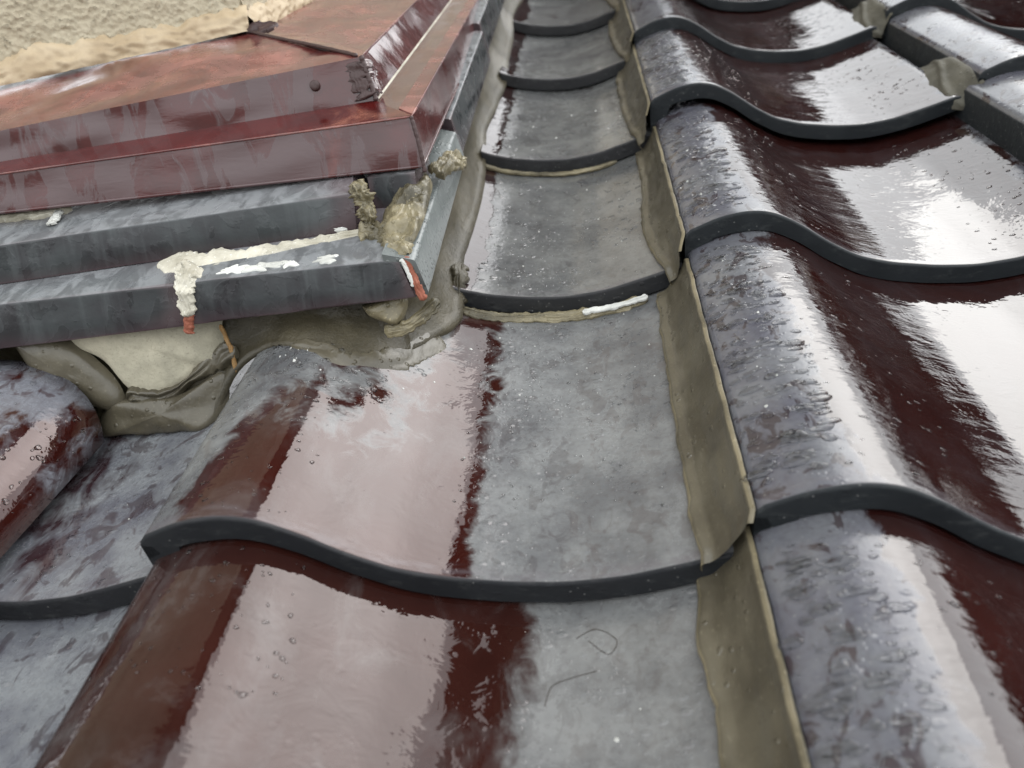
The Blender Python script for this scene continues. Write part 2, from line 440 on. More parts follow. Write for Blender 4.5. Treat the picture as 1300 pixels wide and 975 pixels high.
roof = thing('tiled_roof', (0, 0, 0), 'wet maroon glazed pantile roof sloping up beside the stucco wall', 'roof')
ME_A = tile_mesh('roof_tile_wet', 0, .264, M_GLAZE_A)
ME_B0 = tile_mesh('roof_tile_bloomed', 0, .264, M_GLAZE_B0)
ME_BN = tile_mesh('roof_tile_clear', 0, .264, M_GLAZE_BN)
ME_CUT = tile_mesh('roof_tile_cut', .106, .264, M_GLAZE_B, skirt=False)
ME_C = tile_mesh('roof_tile_filmed', 0, .264, M_GLAZE_C)
def lay(c, j, me, label=None):
    o = bpy.data.objects.new('roof_tile', me); COL.objects.link(o); o.parent = roof
    d = tile_offset(c, j)
    o.location = (c * W + d[0], j * L + d[1], d[2])
    if c > 0:
        q = random.Random(c * 71 + j); o.rotation_euler = (q.uniform(-.010, .010), q.uniform(-.016, .016), q.uniform(-.010, .010))
    if label: o['label'] = label
ROWS_UP = 9
for c in range(0, 8):
    for j in range(-2, ROWS_UP): lay(c, j, ME_A)
for j in range(-2, ROWS_UP):
    lay(-1, j, ME_CUT if j > 0 else (ME_B0 if j == 0 else ME_BN))
for c in (-2, -3):
    for j in (-2, -1, 0): lay(c, j, ME_C)

part('roof_deck', [(-1.4, -.6, -.04), (2.4, -.6, -.04), (2.4, ROWS_UP * L, -.04), (-1.4, ROWS_UP * L, -.04),
                   (-1.4, -.6, -.08), (2.4, -.6, -.08), (2.4, ROWS_UP * L, -.08), (-1.4, ROWS_UP * L, -.08)],
     [(0, 1, 2, 3), (7, 6, 5, 4), (0, 4, 5, 1), (1, 5, 6, 2), (2, 6, 7, 3), (3, 7, 4, 0)], M_UNDER, roof, smooth=False)
# ridge along the top of the slope: flat courses under a row of half-round caps
for k in range(4):
    v0 = ROWS_UP * L - .10 + k * .012; w0 = .02 + k * .045; d = .30 - k * .02
    part('ridge_course', [(-.2, v0, w0), (2.4, v0, w0), (2.4, v0 + .03, w0 + .04), (-.2, v0 + .03, w0 + .04),
                          (-.2, v0 + d, w0), (2.4, v0 + d, w0), (2.4, v0 + d, w0 + .04), (-.2, v0 + d, w0 + .04)],
         [(0, 1, 2, 3), (3, 2, 6, 7), (7, 6, 5, 4), (4, 5, 1, 0), (0, 3, 7, 4), (1, 5, 6, 2)], M_SLATE, roof, smooth=False)
cap_me = None
for k in range(9):
    if cap_me is None:
        V, F = [], []
        for i in range(2):
            for a in range(13):
                an = math.pi * a / 12
                V.append((i * .285, .085 * math.cos(an), .10 * math.sin(an)))
        F = [(a, a + 1, 13 + a + 1, 13 + a) for a in range(12)] + [tuple(range(12, -1, -1)), tuple(range(13, 26))]
        o = part('ridge_cap', V, F, M_GLAZE_A, roof); cap_me = o.data
    else:
        o = bpy.data.objects.new('ridge_cap', cap_me); COL.objects.link(o); o.parent = roof
    o.location = (-.2 + k * .29, ROWS_UP * L + .05, .195)

# half-round tile at the far left, lying over the pan
V, F = [], []
NS, NA = 22, 20
for i in range(NS):
    v = lerp(-.16, .150, i / (NS - 1))
    for a in range(NA):
        an = math.pi * a / (NA - 1)
        edge = lerp(-.3695, -.359, (v + .03) / .15)
        cx = edge - .074
        skew = .036 * max(0, math.sin(an)) ** 1 * (1 if v > .1 else 1)
        vv = v - (1 - math.sin(an)) * .034 * (i / (NS - 1))
        lift = lerp(.0245, .0165, (v + .03) / .15)
        V.append((cx + .074 * math.cos(an), vv, lift + .043 * math.sin(an) ** .9))
o2 = len(V)
for i in range(NS):
    for a in range(NA):
        x, y, z = V[i * NA + a]; an = math.pi * a / (NA - 1)
        V.append((x - .010 * math.cos(an), y, z - .010 * (.25 + .75 * math.sin(an))))
F = grid_faces(NS, NA)
F += [tuple(o2 + q for q in reversed(f)) for f in grid_faces(NS, NA)]
for i in range(NS - 1):
    for a in (0, NA - 1): F.append((i * NA + a, (i + 1) * NA + a, o2 + (i + 1) * NA + a, o2 + i * NA + a))
for i in (0, NS - 1):
    for a in range(NA - 1): F.append((i * NA + a, i * NA + a + 1, o2 + i * NA + a + 1, o2 + i * NA + a))
o = part('cap_tile', [(x + .53, y, z) for x, y, z in V], F, M_GLAZE_CAP, roof, label='convex maroon cap tile beaded with rain at the far left')
o.location = (-.53, 0, 0)
COVER = (V, NS, NA)

# ------------------------------------------------------------------ sealant in the seam between the two tile columns
SEAM = {-1: [(-21.4, 6, 8.1), (-25.6, -33.3, 8.6), (-24.1, -43.5, 9.7), (-23.4, -82.6, 12.0), (-23.5, -130, 14.5), (-23.5, -250, 20)],
        0: [(-19.8, 236, 9.2), (-21.3, 177.0, 11.6), (-21.9, 116.1, 14.8), (-22.0, 49.1, 18.5), (-21.5, 12, 21.0), (-20, -3, 23)],
        1: [(-18.3, 480.4, 9.7), (-18.4, 391.8, 14.0), (-23.4, 326.2, 16.2), (-19, 268, 22.3), (-10.0, 232, 26)],
        2: [(-21.5, 735.2, 12.1), (-26.2, 693.2, 9.2), (-25.8, 590.3, 15.0), (-22, 511.5, 20.1), (-13, 474, 25)],
        3: [(-25.2, 972.2, 14.1), (-27.3, 891.5, 12.4), (-22.1, 780, 18.6), (-12, 718, 25)]}
for j in range(4, ROWS_UP):
    SEAM[j] = [(x, y + (j - 3) * L * 1000, z) for x, y, z in SEAM[3]]
SEAM[-2] = [(x, y - L * 1000, z) for x, y, z in SEAM[-1]]
for j in sorted(SEAM):
    lp = resample(mmv(SEAM[j]), 64)
    ao = tile_offset(0, j)
    V, NC = [], 29
    for i, q in enumerate(lp):
        v = q.y
        wig = .0016 * nz(v * 55, j * 3.1) + .0008 * nz(v * 160, j)
        lw = prof(W + q.x) + T * (1 - (v - j * L) / L) + .0006
        if v < j * L: lw = max(prof(W + q.x) + T * .95 - (j * L - v) * .5, .012)
        a = Vector((q.x + wig, v, lw))
        vv = max(v, j * L + .002)
        b = Vector((ao[0] - .0006 + .0004 * nz(v * 70, 9 + j), v, prof(.0015) + ao[2] + T * (1 - (vv - j * L) / L) - .0008 + .0012 * nz(v * 45, 5)))
        if v < j * L + .002: b += Vector((-.004, 0, -.006)) * min(1, (j * L + .002 - v) / .012)
        n = Vector((-(b - a).z, 0, (b - a).x)).normalized()
        for k in range(NC):
            t = k / (NC - 1)
            h = .0022 * (1 + .8 * nz(v * 35, 1, j)) * math.exp(-((t - .11) / .075) ** 2) + .0007 * math.exp(-((t - .95) / .05) ** 2) * (1 + nz(v * 60, 4, j)) - .0026 * math.sin(math.pi * t) ** 1.4 * (1 - .5 * t)
            h += .0008 * nz(v * 40, t * 4, j) * math.sin(math.pi * t) + .0005 * nz(v * 150, t * 6, j + 2)
            if k in (0, NC - 1): h = -.0012
            V.append(a.lerp(b, t) + n * h)
    F = grid_faces(len(lp), NC)
    mi = []
    for i in range(len(lp) - 1):
        for k in range(NC - 1): mi.append(1 if k < 3 or k >= NC - 2 else 0)
    part('sealant_strip', V, F, [M_SEAL, M_SEAL_EDGE], roof, matidx=mi,
         label='brown sealant filling the seam between the two tile columns' if j == 0 else None)

# ------------------------------------------------------------------ lumps of sealant
def smear(name, pts, width, height, nrm, mat, parent, seed=0, base=(0, 0, 0), label=None, n=70, m_=21, ridges=3, rag=.35, lump=None):
    """an irregular trowel-smear along a path, lying on the surface whose normal is nrm: drawn-out ridges, torn edges, pits"""
    P = resample(pts, n); nrm = Vector(nrm).normalized(); V = []
    lk = lump if lump is not None else (.55 if mat is M_OLD else .13 if mat is M_CREAM else .10)
    for i, q in enumerate(P):
        tng = (P[min(i + 1, n - 1)] - P[max(i - 1, 0)]).normalized(); side = nrm.cross(tng).normalized()
        s = i / (n - 1)
        w0 = width(s) if callable(width) else width
        end = max(.06, min(1, min(s, 1 - s) / .07)) ** .6
        def edge_w(k): return w0 * max(.18, 1 + rag * (1.5 * nz(s * 7, k) + 1.1 * nz(s * 19, k + 2) + .8 * nz(s * 47, k + 4))) * end
        wl, wr = edge_w(seed), edge_w(seed + 7)
        hh = height * (1 + .55 * nz(s * 6, seed + 5)) * max(.25, end)
        for k in range(m_):
            t = k / (m_ - 1) * 2 - 1
            x = t * (wr if t > 0 else wl)
            p_ = q + side * x
            dome = max(0, 1 - abs(t) ** 2.6) ** .6
            rid = abs(nz(t * ridges * 1.3 + 1.5 * nz(s * 4, seed), s * 2.5, seed + 1))          # ridges drawn along the stroke
            lp_ = noise.fractal(p_ * 150 + Vector((seed, 0, 0)), .9, 2.1, 4)
            h = hh * dome * (.42 + .85 * rid + lk * lp_)
            V.append(p_ + nrm * (max(h, .00025) if abs(t) < 1 else -.001))
    return part(name, V, grid_faces(n, m_), mat, parent, base=base, label=label)

def mound(name, outline, height, nrm, mat, parent, seed=0, base=(0, 0, 0), label=None, rings=9, power=.55, rough=.25, n=72, rim=0, crust=0.0):
    """a flattish lump filling a closed outline"""
    O = resample(list(outline) + [outline[0]], n + 1)[:-1]
    nrm = Vector(nrm).normalized(); c = sum(O, Vector()) / n; V = []
    for r in range(rings):
        f = 1 - r / rings
        for i, q in enumerate(O):
            x = c + (q - c) * f
            h = height * (1 - f ** 3) ** power if r else -.0015
            if r: h += height * rough * nz(x.x * 90 + seed, x.y * 90, x.z * 90) + height * rim * math.exp(-((f - .85) / .08) ** 2)
            if r: h += crust * noise.fractal(x * 190 + Vector((seed, 0, 0)), .9, 2.1, 4)
            V.append(x + nrm * h)
    V.append(c + nrm * height * (1 + rough * nz(seed, 0)))
    F = [(r * n + i, r * n + (i + 1) % n, (r + 1) * n + (i + 1) % n, (r + 1) * n + i) for r in range(rings - 1) for i in range(n)]
    F += [((rings - 1) * n + i, (rings - 1) * n + (i + 1) % n, rings * n) for i in range(n)]
    return part(name, V, F, mat, parent, base=base, label=label)

# cream sealant squeezed under the nose of the tile beside the wall corner
R1 = mmv([(-152, 236, 13), (-134.0, 235.5, 6), (-113.1, 236.5, 2), (-91.5, 238.0, 0), (-69.7, 237.5, .5), (-47.9, 237, 3.3), (-25.2, 237, 9.0)])
smear('sealant_smear', R1, lambda s: .0042, .0045, (0, -.55, .8), [M_OLD], roof, 3, label='crusty sealant bead under the nose of the tile by the corner', n=70)
smear('sealant_smear', R1[4:], lambda s: .0021, .0014, (0, -.4, .9), [M_WHITE], roof, 13, label='white streak at the right end of the crusty bead', n=30).location = (0, -.002, .0035)
R2 = [Vector((-.165 + .13 * k / 8, 2 * L - .004, prof(.10 + .13 * k / 8) + .003)) for k in range(9)]
smear('sealant_smear', R2, lambda s: .0020, .0028, (0, -.5, .8), [M_OLD], roof, 21, n=60)
for j in (1,):
    zz = prof(.112) + .004
    smear('sealant_lump', [Vector((-.161, j * L - .010, zz - .010)), Vector((-.1545, j * L - .004, zz + .002)), Vector((-.1525, j * L + .012, zz + T * .9)), Vector((-.1535, j * L + .030, zz + T * .9))], .0058, .0050, (.45, -.5, .75), M_MORTAR, roof, 80 + j, n=36, rag=.4,
          label='sealant lump at the left end of the tile nose by the wall corner' if j == 1 else None)
# grey-brown sealant wedges where the third column's rolls begin
for j in (2, 3, 4):
    y = j * L
    wo = tile_offset(0, j)[2]
    zr = prof(.235) + T * .85 + wo
    lo_ = resample([(.266, y - .004, zr - .002), (.2505, y + .004, zr), (.243, y + .026, zr - .001), (.246, y + .062, zr - .001), (.259, y + .112, zr - .002)], 34)
    hi_ = resample([(.2735, y - .004, zr + .022), (.2722, y + .012, zr + .0265), (.2715, y + .034, zr + .0265), (.2712, y + .070, zr + .023), (.2705, y + .108, zr + .004)], 34)
    V, KW_ = [], 18
    for i in range(34):
        d_ = hi_[i] - lo_[i]; nn = Vector((-d_.z, -.25 * d_.length, d_.x)).normalized(); ss = i / 33
        for k in range(KW_):
            t = k / (KW_ - 1)
            h = .0012 * math.sin(math.pi * t) - .0022 * math.sin(math.pi * t) * math.sin(math.pi * ss) + .0026 * math.exp(-((t - .25 - .75 * (ss - .15) * 1.3) / .07) ** 2) * (ss > .02) + .0007 * nz(ss * 9, t * 5, j) + .0004 * nz(ss * 30, t * 14, j)
            V.append(lo_[i] + d_ * t + nn * (h if 0 < k < KW_ - 1 else -.0015))
    part('sealant_wedge', V, grid_faces(34, KW_), M_WEDGE, roof, label='grey brown sealant wedge at the foot of the roll' if j == 2 else None)

# ------------------------------------------------------------------ wall corner: mortar, two flat tile courses, steel flashing, stucco
# edge k of the stepped base: left point, corner point (mm)
E = {0: ((-409.9, 140.1, 70), (-156, 159, 70)), 1: ((-402.9, 151.7, 95), (-163.9, 168.1, 91.7)), 2: ((-416.6, 173.6, 95), (-182.1, 208.5, 91.9)),
     3: ((-410.4, 184, 117.2), (-181.3, 218.1, 113.7)), 4: ((-425.2, 207.7, 117.2), (-193.1, 240, 113.8)), 5: ((-422.8, 211.7, 125.8), (-160.1, 244.9, 114)),
     6: ((-417, 221.3, 146.5), (-163.6, 256.4, 141.6)), 7: ((-430, 242.1, 146.5), (-193.4, 293.2, 142)), 8: ((-425.1, 250.2, 164), (-199, 303, 168.3)),
     9: ((-499.8, 369.8, 164), (-325.9, 431.8, 166.8))}
def edge(k, s):
    a, b = E[k]; return Vector(a).lerp(Vector(b), s) / 1000        # s = 0 left, 1 corner; s < 0 runs on past the frame
DS = Vector((-.0222, .9971, -.0726))                                # the flashing's run up the side wall
UP = Vector((0, math.sin(PITCH), math.cos(PITCH)))
BACK = Vector((0, 1, 0))

def bar(name, quad_a, quad_b, mat, parent, base, seg=30, bev=.0022, wob=.0004, seed=0, label=None, smooth=True):
    """a bar lofted between two end quads (lower front, upper front, upper back, lower back) with rounded front arrises"""
    def ring(q):
        lf, uf, ub, lb = [Vector(v) for v in q]
        out = [lb, lf + (lb - lf).normalized() * bev, lf + (lb - lf).normalized() * bev * .3 + (uf - lf).normalized() * bev * .3, lf + (uf - lf).normalized() * bev]
        e1 = (lf - uf).normalized(); e2 = (ub - uf).normalized()
        out += [lf.lerp(uf, .5), uf + e1 * bev, uf + e1 * bev * .55 + e2 * bev * .06, uf + e1 * bev * .2 + e2 * bev * .2, uf + e1 * bev * .06 + e2 * bev * .55, uf + e2 * bev, uf.lerp(ub, .5), ub]
        return out
    ra, rb = ring(quad_a), ring(quad_b); K = len(ra); V = []
    for i in range(seg):
        s = i / (seg - 1)
        for k in range(K):
            q = ra[k].lerp(rb[k], s)
            V.append(q + Vector((0, nz(s * 8, k * .4, seed), nz(s * 8, k * .4, seed + 5))) * wob)
    F = []
    for i in range(seg - 1):
        for k in range(K): F.append((i * K + k, i * K + (k + 1) % K, (i + 1) * K + (k + 1) % K, (i + 1) * K + k))
    F += [tuple(range(K)), tuple(range((seg - 1) * K + K - 1, (seg - 1) * K - 1, -1))]
    o = part(name, V, F, mat, parent, base=base, label=label)
    o.data.set_sharp_from_angle(angle=math.radians(60))
    return o

# --- mortar fillet
mb = (-.25, .15, .03)
fillet = thing('mortar_fillet', mb, 'olive wet mortar fillet bedding the wall base onto the pantiles', 'mortar')
LOW = mmv([(-640, 175, 20), (-560, 178, 30), (-480, 180, 45), (-441.6, 178, 30.0), (-406.8, 166, 12), (-383.9, 141, 6.6), (-372.2, 134.1, 5.1), (-333.6, 135.6, 3.9), (-296, 128.7, 10.0), (-287, 136, 22),
           (-274, 146, 38), (-255.1, 152, 47), (-235.4, 143.8, 53.2), (-216.5, 135.2, 53.2), (-200.1, 127.9, 47.1), (-186.9, 142.1, 37.7), (-180.4, 151.7, 32.4), (-170.8, 172.5, 24.8), (-163.4, 190.7, 19.2), (-154.5, 206, 14.9), (-149, 222, 12.5)])
TOP = [Vector((-.64, .152, .074)), Vector((-.50, .152, .074)), Vector((-.41, .160, .074)), Vector((-.30, .169, .074)), Vector((-.21, .174, .074)), Vector((-.176, .182, .074)), Vector((-.166, .20, .074)), Vector((-.163, .225, .074))]
SIDE_U = lambda v: -.1545 - .003 * math.sin(v * 14)
for k in range(1, 40):
    v = .222 + k * .05
    if v > ROWS_UP * L: break
    j = int(math.floor(v / L)); u = SIDE_U(v) + .0025 * nz(v * 30, 1)
    LOW.append(Vector((u, v, prof(u + W) + T * (1 - (v - j * L) / L) + .0008)))
    TOP.append(Vector((-.163 - .01 * (k > 8), v, .074)))
NL, NM = 220, 18
# match both rails by their own length, but keep the corner together
la, lb_ = resample(LOW[:21], 120), resample(LOW[20:], 121)[1:]
ta, tb_ = resample(TOP[:8], 120), resample(TOP[7:], 121)[1:]
lo, to = la + lb_, ta + tb_
V = []
for i, (a, b) in enumerate(zip(lo, to)):
    d = b - a
    out = Vector((0, -1, .25)) if i < 108 else Vector((1, -.15, .3))
    out.normalize()
    for k in range(NM):
        t = k / (NM - 1)
        h = -.010 * math.sin(math.pi * t) ** 1.2 * min(1, d.length / .05)
        h += (.0022 * nz(a.x * 60, a.y * 60, t * 3) + .0012 * nz(a.x * 190, a.y * 190, t * 7)) * math.sin(math.pi * t)
        if k == 0: h = -.002
        if k == 1: h = .0012 + .0008 * nz(a.x * 120, a.y * 120)
        V.append(a + d * t + out * h)
part('mortar_bed', V, grid_faces(len(lo), NM), M_MORTAR, fillet, base=mb)
BN = (.068, -.914, .400)
def px(pts, d=0.0): return [q + Vector(BN) * d for q in mmv(pts)]
mound('exposed_plaster', px([(-381, 159.4, 70), (-376.9, 157.4, 58.3), (-361.5, 154.6, 47), (-350.5, 147.9, 31), (-342.6, 146.1, 25.6), (-325.3, 146.6, 23.8), (-305.0, 151.6, 31.7), (-297.9, 154.4, 36.9), (-286, 155.9, 42), (-283.2, 164.4, 60), (-284, 168, 72), (-330, 164, 73)], .001),
      .0055, BN, M_PLASTER, fillet, 2, base=mb, rough=.35, power=.4, label='pale plaster patch left bare under the lower tile course')
mound('sealant_lobe', px([(-412, 157.3, 68), (-398.3, 159.3, 70.2), (-379.1, 158.7, 64.4), (-366.2, 154.9, 52.8), (-354.8, 149.7, 37.4), (-351, 144, 24), (-356.1, 142.6, 17.3), (-370.0, 143.3, 20.9), (-387.2, 146.9, 32.9), (-403.7, 150.6, 46.4)], .003),
      .0085, BN, M_SEAL, fillet, 5, base=mb, rough=.12, power=.5, label='smooth brown sealant lobe left of the plaster patch')
smear('sealant_bead', px([(-350, 146, 24), (-342.6, 146.1, 25.6), (-324.1, 147.0, 24.6), (-307.4, 151.5, 32.0), (-297.8, 154.6, 37.3), (-284, 156.8, 43), (-276, 158, 50)], .003), lambda s: .0052 + .002 * math.sin(s * 9), .0065, BN, M_SEAL, fillet, 8, base=mb, n=60, ridges=1, rag=.25,
      label='sealant bead curving under the plaster patch')
mound('sealant_apron', px([(-372, 138, 14), (-360, 142, 25), (-340, 144, 26), (-318, 146, 25), (-300, 148.5, 31), (-286, 149, 36), (-284, 141, 22), (-297, 129.5, 9), (-318, 133, 5), (-336, 134.5, 3.5), (-358, 134.5, 4.5), (-374, 133, 5)], .0015), .0060, BN, M_SEAL, fillet, 11, base=mb, rough=.30, power=.6, rim=.12,
      label='wrinkled sealant apron across the left pan tile')
smear('rust_streak', px([(-280.6, 163.9, 62), (-279.1, 162, 52.9), (-276.9, 158, 44.9), (-276.7, 153.3, 34)], .0075), .0012, .0012, BN, M_ORANGE, fillet, 4, base=mb, n=30, label='thin orange streak right of the plaster patch')
smear('sealant_lip', mmv([(-235, 144, 55), (-216.5, 136.2, 54.5), (-203, 129.5, 49.5), (-190, 139.1, 41), (-180.4, 151.7, 34.4), (-170.8, 172.5, 26.5), (-160, 195, 18.5)]), lambda s: .0062 + .0055 * s, .0024, (.3, -.5, .8), M_SEAL, fillet, 15, base=mb, n=90, ridges=1, rag=.28, lump=.04, label='sealant lip trailing over the tile under the wall corner')
smear('sealant_lip', mmv([(-300, 129.5, 10.5), (-315, 132.5, 6.5), (-336, 135, 5), (-352, 134.5, 5.5)]), .0017, .0015, (0, -.5, .8), M_SEAL_EDGE, fillet, 17, base=mb, n=40)
mound('pale_chip', px([(-196, 172, 62), (-176, 174, 66), (-168, 172.5, 62), (-174, 166, 51), (-184, 167, 53), (-192, 169, 57)], .006), .007, BN, M_OLD, fillet, 25, base=mb, rough=.5, label='tan mortar crumb under the corner of the lower tile course')
smear('sealant_fold', mmv([(-150, 170, 62), (-158, 163, 57), (-170, 158, 52), (-184, 160, 49)]), .004, .004, (.3, -.8, .5), M_OLD, fillet, 27, base=mb, n=30)

# --- lower course of flat tiles
lc = (-.28, .16, .07)
low = thing('flat_tile_course', lc, 'lower course of dark flat tiles with cream sealant smeared on its ledge', 'tile course')
def q_low(s, ds=0): return (edge(0, s), edge(1, s), edge(2, s) + BACK * .03, edge(0, s) + BACK * .06)
JOINT = .458
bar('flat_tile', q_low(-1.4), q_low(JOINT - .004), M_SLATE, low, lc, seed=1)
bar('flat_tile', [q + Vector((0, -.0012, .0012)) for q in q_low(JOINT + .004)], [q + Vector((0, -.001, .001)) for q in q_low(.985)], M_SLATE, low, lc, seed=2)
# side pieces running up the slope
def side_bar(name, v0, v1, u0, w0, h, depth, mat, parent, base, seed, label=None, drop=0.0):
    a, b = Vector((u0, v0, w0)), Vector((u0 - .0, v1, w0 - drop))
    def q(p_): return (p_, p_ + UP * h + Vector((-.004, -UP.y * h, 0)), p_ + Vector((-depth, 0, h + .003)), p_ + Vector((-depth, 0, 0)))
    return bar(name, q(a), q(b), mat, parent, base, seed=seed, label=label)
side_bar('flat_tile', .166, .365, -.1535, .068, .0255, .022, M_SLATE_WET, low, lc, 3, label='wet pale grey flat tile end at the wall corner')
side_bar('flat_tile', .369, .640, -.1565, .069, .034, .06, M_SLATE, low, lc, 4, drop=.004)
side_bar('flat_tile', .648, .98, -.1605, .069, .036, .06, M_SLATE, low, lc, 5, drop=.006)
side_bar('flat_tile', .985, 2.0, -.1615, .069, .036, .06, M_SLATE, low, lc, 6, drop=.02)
N1 = (0, -.25, 1)
smear('sealant_smear', mmv([(-318, 183.7, 95), (-306, 181, 95), (-294.6, 180.2, 94.6), (-269.1, 184.0, 94), (-246.2, 189.1, 93.6), (-223.1, 195.3, 93.3), (-204.5, 200.3, 93.0), (-188, 203, 92.8)]),
      lambda s: .0085 + .006 * math.exp(-((s - .2) / .12) ** 2) - .004 * s, .0021, N1, M_CREAM, low, 31, base=lc, n=90, m_=17, ridges=4, rag=.45, label='long cream sealant smear along the lower ledge')
smear('sealant_smear', mmv([(-275.8, 198, 96), (-252.8, 205, 96.6), (-226.0, 207.1, 95.2), (-205, 206, 95.0)]), .0018, .0022, N1, M_WHITE, low, 33, base=lc, n=60)
for cx_, wx_, sd in ((-.266, .011, 1), (-.249, .015, 2), (-.232, .008, 5), (-.2105, .0075, 4)):
    q = edge(1, ((-.4029 - cx_) / (-.4029 + .1639))) + Vector((0, .0075, .0009)); O_ = []
    for i in range(26):
        a_ = math.tau * i / 26; rr = 1 + .85 * nz(math.cos(a_) * 1.7, math.sin(a_) * 1.7, sd * 3.3) + .55 * nz(math.cos(a_) * 4, math.sin(a_) * 4, sd * 5.1)
        O_.append(q + Vector((wx_ * rr * math.cos(a_), .0050 * rr * math.sin(a_) + .001 * nz(a_, sd), 0)))
    mound('sealant_flake', O_, .0010, N1, M_WHITE, low, sd, base=lc, rings=5, rough=.5, label='thin white sealant flake stuck on the lower ledge' if sd == 1 else None)
NF = (.07, -.93, .36)
smear('sealant_drip', mmv([(-287, 172, 97), (-288.5, 164.5, 97), (-291.0, 156.8, 92.0), (-291.5, 152.5, 84.6), (-291.3, 148.7, 77)]), lambda s: .0082 - .0042 * s, .0050, NF, M_CREAM, low, 39, base=lc, n=46, label='cream sealant drip over the tile joint')
smear('broken_edge', mmv([(-291.3, 150.5, 78.0), (-292.8, 147.5, 73.0), (-294.0, 145.9, 67.1)]), .0028, .0030, NF, M_TERRA, low, 41, base=lc, n=24, ridges=1, rag=.2, label='terracotta chip below the cream drip')
smear('sealant_smear', mmv([(-197.1, 200.0, 93.9), (-186.8, 199, 94.5), (-176, 190, 94.0), (-168, 178, 94), (-161.8, 169.8, 93.2)]), lambda s: .0072 - .002 * s, .0060, N1, M_OLD, low, 43, base=lc, n=54, rag=.5, label='crusted tan sealant over the corner of the lower course')
smear('sealant_smear', mmv([(-178.6, 195, 94), (-175, 212, 95), (-172, 235, 97), (-170, 262, 99)]), .0085, .0055, (.1, -.3, 1), M_OLD, low, 45, base=lc, n=54, ridges=4, rag=.3)
mound('sealant_mass', mmv([(-186, 198, 93), (-178, 184, 93), (-168, 176, 94), (-160, 180, 96), (-157, 205, 98), (-157.5, 235, 98), (-160, 262, 98), (-170, 275, 99), (-178, 262, 97), (-183, 232, 95)]), .007, (.1, -.3, 1), M_OLD, low, 46, base=lc, rings=22, rough=.8, power=.6, n=110, crust=.0022, label='crusted tan and olive sealant heaped in the course corner')
smear('broken_edge', mmv([(-163.5, 167.6, 93), (-160.9, 164.6, 84.5), (-158.2, 161.6, 77.2), (-155.5, 158.5, 69)]), .0024, .0022, (.3, -.9, .3), M_TERRA, low, 47, base=lc, n=30, ridges=1, label='broken terracotta edge at the corner joint')
smear('sealant_smear', mmv([(-164.9, 165.6, 93), (-162.4, 163.0, 86), (-160.2, 160.6, 77.2)]), .0012, .0014, (.2, -.9, .3), M_WHITE, low, 48, base=lc, n=30, ridges=1)
smear('sealant_lump', mmv([(-158, 262, 101), (-151, 280, 101), (-150, 300, 98)]), .0065, .0060, (.4, -.3, .9), M_OLD, low, 49, base=lc, n=36, label='olive sealant lump on the side tile below the flashing corner')
smear('sealant_smear', mmv([(-153, 300, 92), (-151.5, 320, 84), (-151.5, 345, 76)]), .0045, .0035, (1, -.1, .3), M_OLD, low, 50, base=lc, n=36)

# --- upper course
uc_ = (-.30, .20, .095)
upc = thing('flat_tile_course', uc_, 'upper course of dark flat tiles tucked under the maroon flashing', 'tile course')
def q_up(s): return (edge(2, s), edge(3, s), edge(4, s) + BACK * .03, edge(2, s) + BACK * .06)
bar('flat_tile', q_up(-1.4), q_up(.925), M_SLATE, upc, uc_, seed=7)
bar('flat_tile', (Vector((-.196, .235, .092)), Vector((-.196, .243, .1125)), Vector((-.196, .29, .1125)), Vector((-.196, .29, .092))),
    (Vector((-.1655, .235, .092)), Vector((-.1655, .243, .112)), Vector((-.1655, .29, .112)), Vector((-.1655, .29, .092))), M_SLATE, upc, uc_, seed=8, seg=8, label='grey block end tucked behind the crusted corner')
N2 = (0, -.3, 1)
smear('sealant_smear', mmv([(-470, 216, 119), (-442.3, 217.5, 119.4), (-432.3, 219.1, 119.2), (-405.4, 219.8, 119), (-384.0, 224, 118.8)]), lambda s: .0052 - .002 * s, .0050, N2, M_CREAM, upc, 51, base=uc_, n=60, ridges=4, rag=.4, label='cream sealant smear at the far left of the upper ledge')
smear('sealant_drip', mmv([(-391.0, 221, 119.7), (-389, 212, 119), (-387.8, 203.1, 118.5)]), .0028, .0020, N2, M_WHITE, upc, 53, base=uc_, n=24)
smear('broken_edge', mmv([(-198.0, 219.6, 118.9), (-193.2, 214.4, 110.8), (-191.4, 209.4, 101.8), (-189.6, 204.4, 92.0)]), lambda s: .0062 - .0015 * s, .0075, (.25, -.85, .4), M_OLD, upc, 55, base=uc_, n=50, m_=17, ridges=3, rag=.5, label='crusty broken end of the upper course')

